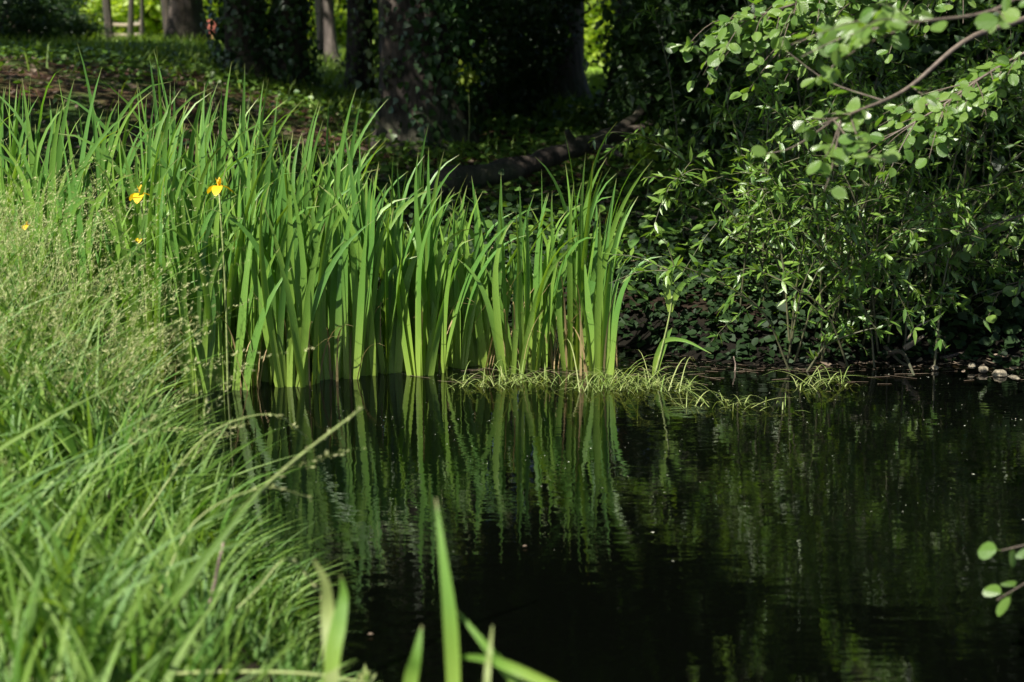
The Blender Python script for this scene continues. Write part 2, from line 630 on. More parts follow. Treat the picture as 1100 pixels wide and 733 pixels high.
def tree(label, x, y, h, r0, bark='bark', crown=True, cz=None, cs=1.0, ivy=None, group=None, name='broadleaf_tree', flare=1.5, lean=(0, 0), limbs=6, sparse=False):
    z = gz(x, y)
    t = empty(name, (x, y, z), label, 'tree', group)
    trunk_mb(h, r0, lean, flare, limbs=limbs).build('trunk', M[bark], t)
    if crown:
        cz = cz or h + 1.0
        put('crown', random.choice(SPARSE if sparse else CROWNS), t, (lean[0], lean[1], cz), (cs, cs, cs * random.uniform(.85, 1.05)), random.uniform(0, 6.28))
    for kw in (ivy or []):
        kw = dict(kw)
        mat = kw.pop('mat', 'ivy')
        ivy_mb(lean=lean, **kw).build('ivy', M[mat], t)
    return t


def gxy(px, Y):
    u = (px - 550) / F
    c, s = math.cos(PITCH), math.sin(PITCH)
    return u * Y / (c + .19 * s)


tree('massive dark trunk with ridged bark and some ivy, nearest the pond bank', gxy(454, 14.4), 14.4, 7, .40, 'bark', cz=8.0, cs=1.1,
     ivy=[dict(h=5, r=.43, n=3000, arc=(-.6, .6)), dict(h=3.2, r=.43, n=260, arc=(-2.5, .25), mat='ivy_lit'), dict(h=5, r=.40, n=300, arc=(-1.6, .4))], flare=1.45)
tree('left of two twin trunks wrapped entirely in dark ivy', gxy(258, 18.4), 18.4, 7, .24, cz=8.2, cs=1.1, ivy=[dict(h=5.5, r=.28, n=4200, spread=.07)])
tree('right of two twin trunks wrapped entirely in dark ivy', gxy(309, 18.6), 18.6, 7, .24, cz=8.0, cs=1.0, ivy=[dict(h=5.5, r=.28, n=4200, spread=.07)])
tree('thick grey-brown bare trunk next to the ivy-wrapped pair', gxy(198, 25), 25, 8, .30, cz=9.5, cs=.7, flare=1.7, sparse=True)
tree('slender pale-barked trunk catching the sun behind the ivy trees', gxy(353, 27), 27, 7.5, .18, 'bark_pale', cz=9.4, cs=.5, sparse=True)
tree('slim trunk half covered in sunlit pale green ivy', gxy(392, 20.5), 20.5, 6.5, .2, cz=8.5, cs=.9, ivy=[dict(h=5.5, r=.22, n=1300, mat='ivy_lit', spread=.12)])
tree('broad nearly black trunk standing in deep shade before the bright lawn gap', gxy(598, 22), 22, 7.5, .46, cz=8.2, cs=1.1)
tree('shaded trunk on the other side of the bright lawn gap, behind the fallen log', gxy(682, 19.5), 19.5, 7, .30, cz=7.8, cs=1.1, ivy=[dict(h=3.5, r=.32, n=900)])
tree('thin dark trunk at the edge of the sunlit clearing beside the rail', gxy(122, 31), 31, 7.5, .095, cz=9.5, cs=.4, limbs=3, sparse=True)
tree('thin slightly crooked trunk standing in the sunlit clearing', gxy(143, 35), 35, 7.5, .075, cz=9.5, cs=.4, lean=(.25, 0), limbs=3, sparse=True)
tree('thinnest straight trunk standing in the sunlit clearing', gxy(155, 33), 33, 7.5, .045, cz=9.5, cs=.3, limbs=2, sparse=True)
tree('dark trunk among the bushes at the top of the brown slope', gxy(70, 27), 27, 7.5, .11, cz=8.6, cs=.7, sparse=True)
tree('slim dark trunk just beside the thick bare trunk', gxy(182, 29), 29, 7, .09, cz=9.2, cs=.4, sparse=True)
tree('dark trunk deep in the shade between the ivy tree and the broad black trunk', gxy(540, 27), 27, 7, .3, cz=8.6, cs=.9, sparse=True)
tree('dark trunk behind the willow bushes', gxy(770, 17), 17, 6.5, .25, cz=7.2, cs=1.0)
T1 = bpy.data.objects['broadleaf_tree']  # further crowns and limbs on this tree are added out of view for shade
put('crown', SPARSE[0], T1, (-1.5, -5.5, 6.0), (.62, .62, .4), 1)
put('crown', SPARSE[1], T1, (2.2, -4.2, 6.0), (.6, .6, .4), 2)
mb = MB()
low = ((-2.4, -5.4, 2.75), (.9, -6.1, 2.75))
for i, e in enumerate(low):
    put('crown', CROWNS[i], T1, e, (.42, .42, .13), i * 2.1)
for e in ((-1.5, -5.5, 6.0), (2.2, -4.2, 6.0)) + low:
    tube(mb, spline([(0, 0, 4.2), (e[0] * .45, e[1] * .45, min(5.4, e[2] + 1.0)), e], 12), np.linspace(.14, .03, 12), 8)
mb.build('shade_limb', M['bark'], T1)
# trees added outside the picture for shade; their crowns also show in the water
for x, y, h, cs in ((-6.6, 9.6, 5.4, .8), (-8.8, 15.0, 6.5, .78), (-12.2, 14.2, 6.5, .75), (-10.3, 20.5, 7, .5),
                    (5.6, 13.5, 6.5, 1.1), (9, 17, 7, 1.15), (8.5, 11, 6.5, 1.0), (13, 13, 7, 1.15), (6, 21, 7.5, 1.15)):
    tree('leafy tree added outside the picture, its crown shading the far bank', x, y, h, .3, cz=h + 1.0, cs=cs, sparse=x < -5 and x != -8.8, group='added trees with crowns over the far bank')

# ------------------------------------------------------------------ background shrubs
def shrub(label, x, y, s, meshes, group=None, name='shrub', zs=1.0, lift=.72, stems=True, cat='shrub'):
    t = empty(name, (x, y, gz(x, y)), label, cat, group)
    put('foliage', random.choice(meshes), t, (0, 0, lift * s * zs), (s, s, s * zs), random.uniform(0, 6.28))
    if stems:
        mb = MB()
        for i in range(6):
            a = random.uniform(0, 6.28)
            q = Vector((math.cos(a), math.sin(a), 0)) * s
            tube(mb, spline([(q.x * .06, q.y * .06, -.1), (q.x * .2, q.y * .2, .5 * s * zs), (q.x * .45, q.y * .45, 1.1 * s * zs)], 6), np.linspace(.025, .006, 6), 5)
        mb.build('stems', M['twig'], t)
    return t


g_dark = 'dark undergrowth bushes between the trunks'
for px, Y, s, zs in ((515, 16.5, 1.1, 1.2), (530, 18.5, .8, 1.3), (500, 21, 1.5, 1.4), (735, 15, .8, 1.2), (790, 12.6, 1.0, 1.2),
                     (820, 13, 1.3, 1.3), (880, 12, 1.2, 1.3), (950, 12, 1.3, 1.3), (1020, 11.6, 1.3, 1.2), (1090, 11, 1.3, 1.3),
                     (765, 18, 1.2, 1.4), (830, 17, 1.7, 1.5), (930, 16, 1.8, 1.5), (1050, 15, 1.8, 1.5), (535, 30, 1.6, 1.3), (745, 29, 2.0, 1.3)):
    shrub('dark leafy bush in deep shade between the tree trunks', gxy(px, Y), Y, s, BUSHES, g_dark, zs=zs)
g_left = 'bushes along the top of the slope'
for px, Y, s, zs in ((-10, 21, 1.0, .8), (30, 22.5, .7, .9), (62, 24, .6, .9), (92, 24.5, .45, .9), (-30, 26, 1.5, 1.0), (45, 28, .9, 1.1)):
    shrub('dark dappled bush along the top of the brown slope', gxy(px, Y), Y, s, BUSHES, g_left, zs=zs)
g_far = 'sunlit shrubs beyond the lawn'
for px, Y, s in ((95, 44, 1.5), (130, 42, 1.3), (165, 45, 1.5), (190, 41, 1.2), (225, 48, 1.4), (290, 50, 1.6), (340, 46, 1.3), (385, 48, 1.4), (420, 52, 1.6),
                 (20, 46, 1.6), (60, 50, 1.8), (620, 52, 1.3), (650, 56, 1.5), (560, 56, 1.5), (250, 42, 1.1), (-30, 44, 1.5), (700, 55, 1.7), (480, 54, 1.6),
                 (110, 58, 2.2), (200, 60, 2.3), (300, 62, 2.4), (400, 64, 2.4), (500, 62, 2.4), (600, 66, 2.5), (700, 66, 2.4), (30, 60, 2.3)):
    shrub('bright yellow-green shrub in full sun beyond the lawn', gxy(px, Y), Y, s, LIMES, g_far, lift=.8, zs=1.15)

# far wood closing the view
for i in range(34):
    x = -62 + i * 3.9 + random.uniform(-1, 1)
    y = 78 + random.uniform(-6, 8)
    z = gz(x, y)
    t = empty('broadleaf_tree', (x, y, z), 'leafy tree in the far wood beyond the sunlit shrubs', 'tree', 'trees of the far wood')
    trunk_mb(6, .3, limbs=0).build('trunk', M['bark'], t)
    put('crown', random.choice(CROWNS), t, (0, 0, 4.6), (1.1, 1.1, 1.35), random.uniform(0, 6.28))

# ------------------------------------------------------------------ rail fence, board, log
a, b2 = PT(118, 40, 38), PT(153, 45, 37)
fz = gz(a.x, a.y)
f = empty('rail_fence', (a.x, a.y, fz), 'low wooden rail behind the thin trunks in the sunlit clearing', 'fence')
for zz in (.42, .68):
    mb = MB()
    tube(mb, [(0, 0, zz), ((b2.x - a.x) / 2, (b2.y - a.y) / 2, zz - .02), (b2.x - a.x, b2.y - a.y, zz)], .05, 8)
    mb.build('rail', M['fence'], f)
for k in (0.02, .98):
    mb = MB()
    tube(mb, [((b2.x - a.x) * k, (b2.y - a.y) * k + .1, -.2), ((b2.x - a.x) * k, (b2.y - a.y) * k + .1, .8)], .06, 8)
    mb.build('post', M['fence'], f)

q = PT(226, 32, 34)  # reddish patch of unknown kind; the board and post shape is made up
sg = empty('board', (q.x, q.y, gz(q.x, q.y)), 'small reddish patch, unidentified and built as a board, glimpsed between the bare trunk and the ivy-wrapped pair', 'board')
mb = MB()
hz = q.z - gz(q.x, q.y)
for (x0, x1, z0, z1) in ((-.11, .11, hz - .2, hz + .05), (-.07, .13, hz + .07, hz + .22)):
    v = [(x, y, z) for z in (z0, z1) for y in (-.03, .0) for x in (x0, x1)]
    mb.add(v, None, [(0, 1, 3, 2), (4, 6, 7, 5), (0, 4, 5, 1), (2, 3, 7, 6), (0, 2, 6, 4), (1, 5, 7, 3)])
mb.build('panel', M['red'], sg, smooth=False)
mb = MB()
tube(mb, [(0, .05, -.2), (0, .05, hz)], .05, 8)
mb.build('post', M['fence'], sg)

lp = [PT(470, 196, 10.6), PT(545, 183, 11), PT(600, 166, 11.4), PT(640, 151, 11.8), PT(668, 138, 12.2), PT(690, 118, 12.5), PT(703, 92, 12.8)]
lg = empty('fallen_log', lp[1], 'dark fallen log slanting up from the bank towards the white blossom', 'log')
mb = MB()
tube(mb, [p - lp[1] for p in map(Vector, spline(lp, 26))], np.linspace(.095, .028, 26) * (1 + .16 * np.sin(np.arange(26) * 1.9)), 12, jitter=.14)
mb.build('trunk', M['wood'], lg)
for pts, r in (([PT(612, 163, 11.5), PT(613, 152, 11.5), PT(609, 141, 11.4)], .06), ([PT(660, 145, 12.1), PT(690, 138, 12.3), PT(712, 122, 12.5)], .06),
               ([PT(632, 155, 11.7), PT(655, 160, 11.4), PT(668, 168, 11.2)], .04)):
    mb = MB()
    tube(mb, [Vector(p) - lp[1] for p in spline(pts, 8)], np.linspace(r, r * .4, 8), 8, jitter=.1)
    mb.build('branch', M['wood'], lg)

# ------------------------------------------------------------------ ground cover and lawn grass
def scatter(n, x0, x1, y0, y1, test=None):
    x, y = R.uniform(x0, x1, n), R.uniform(y0, y1, n)
    ok = np.abs(x) < .42 * y + .6
    if test is not None:
        ok &= test(x, y)
    return x[ok], y[ok]


def cover_density(x, y):
    return (np.sin(x * 1.3 + 2) * np.sin(y * .9 + 1) + np.sin(x * 2.9 + y * 2.1)) * .5


x, y = scatter(70000, -8, 9, 7.6, 24, lambda x, y: (y > y_far(x) + .12) & (R.uniform(-1.1, .7, len(x)) < cover_density(x, y) + .55 * sst(x, -2.2, -.6) - .15)
               & ~((x < -1.8) & (y < 15) & (R.uniform(0, 1, len(x)) < .82)))
n = len(x)
hh = R.gamma(2, .055, n) * (1 + .6 * cover_density(x, y))
P = np.stack([x, y, height(x, y) + np.clip(hh, .01, np.where(y > 13, .14, .4))], -1)
mb = MB()
s = .07 * R.uniform(.6, 1.4, n)
leaves(mb, P, np.stack([R.normal(size=n), R.normal(size=n), R.uniform(-.5, .3, n)], -1), np.stack([R.normal(0, .45, n), R.normal(0, .45, n), np.ones(n)], -1), s, s * .8, 'oval', .1, .1)
tag(mb.build('ground_cover', M['cover']), 'low leafy ground cover under the trees on the far bank', 'ground cover', kind='stuff')

x = R.uniform(-2.5, 4.2, 11000)
y = y_far(x) + R.gamma(1.5, .45, 11000) + .03
n = len(x)
hh = R.gamma(2, .05, n) * np.clip((y - y_far(x)) * 2.5, .15, 1.4)
P = np.stack([x, y, height(x, y) + np.clip(hh, .01, .5)], -1)
mb = MB()
s = .05 * R.uniform(.5, 1.4, n)
leaves(mb, P, np.stack([R.normal(size=n), R.normal(size=n) - .5, R.uniform(-.8, .1, n)], -1), np.stack([R.normal(0, .5, n), R.normal(-.4, .45, n), np.ones(n)], -1), s, s * .75, 'oval', .1, .1)
tag(mb.build('bank_creeper', M['creeper']), 'small-leaved creeping plants over the far bank, their colour darkened to stand for its shade', 'ground cover', kind='stuff')

x, y = scatter(60000, -14, 12, 12.5, 34, lambda x, y: R.uniform(0, 1, len(x)) < np.where(y < 17, np.where(x < -2, .06, .25), 1) * np.where(x < 0, 1, .5))
n = len(x)
S = 4
t = np.linspace(0, 1, S)[None, :, None]
az = R.uniform(0, 6.28, n)
ln = R.uniform(.06, .2, n) * (1 + y / 40)
dirh = np.stack([np.cos(az), np.sin(az), np.zeros(n)], -1)[:, None]
P = np.stack([x, y, height(x, y) - .01], -1)[:, None] + ln[:, None, None] * (np.array([0, 0, 1.]) * t + dirh * .6 * t ** 2)
mb = MB()
side = np.stack([-np.sin(az), np.cos(az), np.zeros(n)], -1)[:, None]
ribbons(mb, P, side, .011 * (1 + y[:, None] / 18) * (1 - np.linspace(0, .95, S)[None] ** 2))
tag(mb.build('lawn_grass', M['lawn']), 'short sunlit and shaded grass under and beyond the trees', 'grass', kind='stuff')

x, y = scatter(9000, -8, 5, 8.2, 22, lambda x, y: y > y_far(x) + .2)
n = len(x)
mb = MB()
s = .07 * R.uniform(.6, 1.3, n)
leaves(mb, np.stack([x, y, height(x, y) + .02], -1), np.stack([R.normal(size=n), R.normal(size=n), R.uniform(-.1, .2, n)], -1), np.stack([R.normal(0, .3, n), R.normal(0, .3, n), np.ones(n)], -1), s, s * .7, 'oval', -.15, -.2)
tag(mb.build('fallen_leaves', M['dead']), 'brown leaf litter on the shaded slope', 'leaf litter', kind='stuff')

# ------------------------------------------------------------------ yellow flag irises
def iris_fan(mb, base, h, n, plane, spread=13, bend=1.0, wmax=.042, bias=0.0, base_sp=.032):
    """one fan: flat sword leaves standing in one upright plane"""
    S = 16
    ex = np.array([math.cos(plane), math.sin(plane), 0])
    ey = np.array([-math.sin(plane), math.cos(plane), 0])
    t = np.linspace(0, 1, S)
    ds = 1 / (S - 1)
    for i in range(n):
        f = (i - (n - 1) / 2) / max((n - 1) / 2, 1)
        a0 = math.radians(f * spread * .55 + random.gauss(0, 2.2))
        L = h * (1.0 - .28 * abs(f) ** 1.4) * random.uniform(.86, 1.06)
        kind = random.random()
        cv = math.radians(random.gauss(f * 18 + bias * 1.6, 22)) * bend
        p = random.uniform(2.2, 5.0)
        if kind < .27:
            cv = math.radians(random.choice((-1, 1, 1, 1)) * random.uniform(45, 110)) * bend
            p = random.uniform(3, 5)
        yaw = math.radians(random.gauss(0, 5))
        ang = a0 + cv * t ** p
        oy = math.radians(random.gauss(0, 3)) + math.radians(random.gauss(0, 7)) * t ** 2
        d = np.sin(ang)[:, None] * ex + (np.cos(ang) * np.cos(oy))[:, None] * np.array([0, 0, 1.]) + np.sin(oy)[:, None] * ey
        path = np.array(base) + ex * f * base_sp + ey * random.gauss(0, .012) + np.vstack([np.zeros(3), np.cumsum(d[:-1] * L * ds, 0)])
        tw = math.radians(random.gauss(0, 22)) + math.radians(random.gauss(0, 18)) * t
        tg = norm(np.gradient(path, axis=0))
        nrm = norm(np.cross(tg, np.cross(ey, tg)))
        sd0 = np.cross(tg, nrm)
        side = sd0 * np.cos(tw)[:, None] + nrm * np.sin(tw)[:, None]
        nn = np.cross(side, tg)
        w = wmax * random.uniform(.75, 1.1) * (.72 + .28 * np.sin(np.clip(t / .5, 0, 1) * math.pi / 2)) * np.clip((1 - t) / .42, 0, 1) ** .75
        w[-1] = .0006
        ribbons(mb, path[None], side[None], w[None], (nn * (w * .09)[:, None])[None])


def dry_mb(base, n, h):
    mb = MB()
    for i in range(n):
        a = random.uniform(0, 6.28)
        L = h * random.uniform(.5, 1)
        S = 9
        t = np.linspace(0, 1, S)
        ang = random.uniform(.05, .35) + random.uniform(.5, 2.0) * t ** 2
        ex = np.array([math.cos(a), math.sin(a), 0])
        d = np.sin(ang)[:, None] * ex + np.cos(ang)[:, None] * np.array([0, 0, 1.])
        path = np.array(base) + np.array([random.gauss(0, .05), random.gauss(0, .04), 0]) + np.vstack([np.zeros(3), np.cumsum(d[:-1] * L / (S - 1), 0)])
        sd = np.array([-ex[1], ex[0], 0])
        ribbons(mb, path[None], np.broadcast_to(sd, (1, S, 3)), (random.uniform(.006, .014) * (1 - t * .85))[None])
    return mb


def iris(label, px, Y, h, fans, group='yellow flag irises in a stand along the pond edge', dry=9, spread=13, bias=3, wmax=.036, sp=.07, nb=(6, 9), bend=1.0):
    x = gxy(px, Y)
    # gxy is tuned for the picture's top; at the water line the sight line is steeper
    Y -= .42
    x = (px - 550) / F * Y / (math.cos(PITCH) - .02 * math.sin(PITCH))
    z = min(gz(x, Y), .3)
    z = max(z, -.12)
    t = empty('iris_plant', (x, Y, z), label, 'iris', group)
    for k in range(fans):
        mb = MB()
        b = (random.gauss(0, sp), random.gauss(0, sp * .8), 0) if fans > 1 else (0, 0, 0)
        iris_fan(mb, b, (h - z) * random.uniform(.88, 1.03), random.randint(*nb), random.gauss(0, .5), spread, bend, wmax, bias)
        mb.build('leaf_fan', M['iris'], t)
    if dry:
        dry_mb((0, 0, max(0, -z)), dry, .6).build('dry_leaf', M['iris_dry'], t)
    return t


def flower(parent, loc, s=1.0, stalk_to=None):
    f = bpy.data.objects.new('flower', None)
    C.objects.link(f)
    f.parent = parent
    f.location = loc
    mb = MB()
    for k in range(3):       # three falls
        a = k * 2.094 + .5
        D = np.array([[math.cos(a), math.sin(a), .1]])
        leaves(mb, [(0, 0, 0)], D, [[0, 0, 1.]], .062 * s, .046 * s, 'round', .12, .95)
    for k in range(3):       # three upright style arms
        a = k * 2.094 + 1.5
        leaves(mb, [(0, 0, 0)], [[math.cos(a) * .5, math.sin(a) * .5, 1.]], [[-math.cos(a), -math.sin(a), .4]], .04 * s, .02 * s, 'oval', .1, -.2)
    mb.build('petals', M['petal'], f)
    mb = MB()
    tube(mb, spline([stalk_to, (0.01, 0, stalk_to[2] * .4), (0, 0, 0)], 8), np.linspace(.007, .004, 8), 6)
    mb.build('stalk', M['twig_green'], f)
    return f


# the right-hand, open part of the stand: single plants one can point to
U = iris
U('rightmost iris of the stand, upright leaves above the spiky floating mat', 646, 7.15, 1.0, 2, sp=.03, nb=(4, 5), bias=1, spread=9)
U('tall iris with the highest leaf tips of the right part, second from the right end', 602, 7.25, 1.22, 2, sp=.05, nb=(5, 6), bias=8)
U('iris with part-shaded leaves between the rightmost plant and the tall-tipped one', 622, 7.4, 1.12, 2, sp=.06, bias=8)
U('iris with narrow leaves leaning right just behind the rightmost plant', 640, 7.6, 1.02, 1, bias=5)
U('slender iris clump just left of the tall-tipped plant, leaves fanned to the right', 578, 7.3, 1.05, 2, sp=.05, bias=6)
U('iris clump with crowded yellowish leaf bases above the floating grass', 556, 7.2, 1.0, 2, sp=.05, bias=0)
U('short iris clump with a folded leaf, left end of the floating grass', 530, 7.3, .98, 2, sp=.05, bias=-4)
U('sparse thin iris clump in the gap where the dark bank shows', 505, 7.45, .86, 1, nb=(4, 5))
U('upright iris next to the gap at the middle of the stand', 484, 7.3, 1.02, 2, sp=.05)
U('tall iris in front of the massive trunk, broad bright leaves', 458, 7.2, 1.2, 3, sp=.06)
U('iris with streaks of shadow across its broad pale leaves', 402, 7.15, 1.16, 3, sp=.06, wmax=.040)
U('narrow iris between the shadow-streaked plant and the tall one before the trunk', 432, 7.4, 1.1, 2, sp=.05)
U('bright iris with long yellowish lower leaves, just left of the shadow-streaked plant', 362, 7.05, 1.16, 3, sp=.06, wmax=.040)
U('iris with dense dark foot and pale arching tips, in the water near the grassy bank', 318, 6.95, 1.22, 3, sp=.08)
U('iris clump nearest the grassy bank, standing with its foot in dark water', 268, 6.85, 1.20, 3, sp=.08)
# the dense left part: one plant cannot be told from the next
for px, Y, h, k in ((340, 7.5, 1.25, 2), (300, 7.5, 1.32, 3), (380, 7.6, 1.2, 2), (415, 7.7, 1.15, 2), (285, 7.15, 1.25, 2), (250, 7.4, 1.40, 3), (225, 7.0, 1.30, 3),
                   (205, 7.5, 1.45, 3), (185, 7.1, 1.35, 3), (165, 7.6, 1.42, 2), (145, 7.2, 1.33, 3), (120, 7.5, 1.36, 3), (95, 7.2, 1.36, 2), (70, 7.6, 1.36, 2),
                   (45, 7.3, 1.38, 2), (15, 7.5, 1.42, 3), (-15, 7.3, 1.40, 2), (-45, 7.5, 1.4, 2), (170, 6.75, 1.1, 2), (90, 6.8, 1.15, 2),
                   (360, 7.8, 1.2, 2), (270, 7.9, 1.35, 2), (320, 7.9, 1.25, 2), (215, 7.9, 1.4, 2)):
    iris('tall iris in the crowded stand behind the seeding grass, its leaves overlapping its neighbours', px, Y, h + .12, k, bias=8, nb=(6, 9), dry=3, sp=.085)


def iris_flower_plant(label, px, py, Y, s=1.0):
    p = PT(px, py, Y)
    base = Vector((p.x - .03, Y + .02, gz(p.x, Y)))
    t = empty('iris_plant', base, label, 'iris', 'yellow flag irises in a stand along the pond edge')
    flower(t, p - base, s, (base - p + Vector((.02, 0, 0))))
    mb = MB()
    iris_fan(mb, (0.02, -.04, 0), p.z - base.z + .12, 4, .2, 16)
    iris_fan(mb, (-.06, .05, 0), p.z - base.z + .2, 5, -.2, 16)
    mb.build('leaf_fan', M['iris'], t)


iris_flower_plant('iris bearing the largest open yellow flower, near the middle of the crowded stand', 235, 200, 6.4, 1.05)
iris_flower_plant('iris with a small flat yellow flower lower down, towards the grass', 151, 208, 6.4, 1.05)
iris_flower_plant('iris with a fading orange-yellow bloom sunk among its leaves', 151, 256, 6.35, .5)
iris_flower_plant('iris with a small orange bud over the seed heads close to the picture edge', 29, 242, 6.2, .5)

# lone reed shoot to the right of the stand
p0 = PT(703, 402, 6.70); p0.z = 0
rd = empty('reed_shoot', p0, 'lone reed shoot with two forked leaves standing right of the iris stand', 'reed')
mb = MB()
st = [PT(703, 405, 6.70), PT(711, 375, 6.70), PT(719, 340, 6.70), PT(722, 318, 6.70)]
tube(mb, [Vector(p) - p0 for p in spline(st, 10)], np.linspace(.006, .003, 10), 6)
mb.build('stem', M['twig_green'], rd)


def blade_px(mbx, pts, w, org, S=14, sidev=None, fold=.1, tipw=.002):
    path = spline(pts, S) - np.array(org)
    t = np.linspace(0, 1, S)
    tg = norm(np.gradient(path, axis=0))
    v = np.array(sidev if sidev is not None else (0, 1, 0.))
    side = norm(np.cross(tg, v))
    nn = np.cross(side, tg)
    ww = w * (.6 + .4 * np.sin(np.clip(t / .4, 0, 1) * 1.57)) * np.clip((1 - t) / .55, 0, 1) ** .8 + tipw
    ribbons(mbx, path[None], side[None], ww[None], (nn * (ww * fold)[:, None])[None])


for pts, w in (([PT(720, 335, 6.70), PT(716, 305, 6.70), PT(723, 285, 6.70), PT(731, 274, 6.72)], .035),
               ([PT(720, 335, 6.70), PT(726, 318, 6.70), PT(736, 303, 6.68), PT(753, 295, 6.65)], .028),
               ([PT(706, 395, 6.70), PT(712, 368, 6.70), PT(735, 366, 6.65), PT(764, 380, 6.60)], .02),
               ([PT(703, 405, 6.70), PT(707, 385, 6.70), PT(715, 365, 6.70), PT(722, 352, 6.70)], .04)):
    mb = MB()
    blade_px(mb, pts, w, p0)
    mb.build('leaf', M['iris'], rd)

# ------------------------------------------------------------------ floating grass at the foot of the stand
def float_tuft(label, px0, px1, py, n, hgt=.09, Y=None, group='tufts of pale grass floating on the water'):
    c = PT((px0 + px1) / 2, py, 7)
    d = Vector((c.x, c.y, c.z - HC))
    k = HC / (HC - c.z)
    cx, cy = c.x * k, c.y * k
    hw = (px1 - px0) / 2 / F * cy
    x = cx + R.uniform(-1, 1, n) * hw
    y = cy + R.normal(0, .055, n) + .05 * np.sin(x * 9)
    az = R.uniform(0, 6.28, n)
    ln = hgt * R.gamma(3, .42, n)
    S = 7
    t = np.linspace(0, 1, S)[None, :, None]
    dh = np.stack([np.cos(az), np.sin(az), np.zeros(n)], -1)[:, None]
    up = R.uniform(.25, 1.0, n)[:, None, None]
    P = np.stack([x, y, np.full(n, .002)], -1)[:, None] + ln[:, None, None] * (dh * t + np.array([0, 0, 1.]) * up * (t - .8 * t ** 2) * 1.5)
    side = np.stack([-np.sin(az), np.cos(az), np.zeros(n)], -1)[:, None]
    mb = MB()
    ribbons(mb, P - np.array([cx, cy, 0]), side, np.broadcast_to(.0048 * (1 - .85 * np.linspace(0, 1, S) ** 2), (n, S)) * R.uniform(.6, 1.3, n)[:, None])
    o = mb.build('grass_tuft', M['tuft'])
    o.location = (cx, cy, 0)
    return tag(o, label, 'grass tuft', group)


float_tuft('wide mat of pale grass floating under the short iris clump', 488, 590, 412, 120, .085)
float_tuft('thin line of floating grass between the two thick mats', 585, 645, 418, 35, .08)
float_tuft('thick spiky mat of floating grass at the foot of the rightmost iris', 640, 712, 414, 140, .11)
float_tuft('small floating tuft beneath the lone reed shoot', 715, 748, 420, 40, .08)
float_tuft('long thin raft of floating grass trailing out to the right over open water', 730, 850, 437, 55, .09)
float_tuft('small separate star-like grass tuft floating on dark water under the willow', 850, 915, 415, 45, .10)

# floating specks and bits
n = 4200
x = R.uniform(-1.4, 3.6, n)
y = R.uniform(3.2, 7.4, n) ** 1.0
keep = (R.uniform(0, 1, n) < (.35 + .65 * sst(np.sin(x * 2.1 + y * 5 + np.sin(y * 3)), -.2, .8)) * np.clip((y - 3.6) / 3.4, .03, 1) ** 1.6)
x, y = x[keep], y[keep]
n = len(x)
mb = MB()
s = R.gamma(1.6, .0007, n) + .0008
leaves(mb, np.stack([x, y, np.full(n, .0035)], -1), np.stack([R.normal(size=n), R.normal(size=n), np.zeros(n)], -1), np.tile([0, 0, 1.], (n, 1)), s * 2, s * 1.5, 'rhomb', 0, 0)
tag(mb.build('pond_specks', M['speck']), 'tiny pale specks of pollen and seed drifting on the water', 'pollen', kind='stuff')

n = 260
x = R.uniform(-.6, 2.8, n)
y = 6.75 + np.abs(R.normal(0, .14, n)) * R.choice([-1, 1], n) + .1
az = R.normal(0, .5, n)
ln = R.uniform(.02, .16, n)
P = np.stack([x, y, np.full(n, .004)], -1)[:, None] + (np.stack([np.cos(az), np.sin(az), np.zeros(n)], -1) * ln[:, None])[:, None] * np.linspace(0, 1, 3)[None, :, None]
mb = MB()
ribbons(mb, P, np.stack([-np.sin(az), np.cos(az), np.zeros(n)], -1)[:, None], np.full((n, 3), .004))
tag(mb.build('floating_debris', M['dead']), 'straw and dead stems floating along the far water line', 'debris', kind='stuff')
for px, py, Y, lab in ((397, 684, 3.7, 'small orange-pink petal floating on dark water near the bottom'), (563, 589, 4.3, 'tiny pinkish petal floating on the black middle of the pond')):
    c = PT(px, py, Y)
    k = HC / (HC - c.z)
    mb = MB()
    leaves(mb, [(-.004, 0, .003)], [[1., .3, .15]], [[0, 0, 1.]], .014, .012, 'round', .15, .2)
    o = mb.build('petal', M['dead'])
    o.location = (c.x * k, c.y * k, .003)
    tag(o, lab, 'petal')

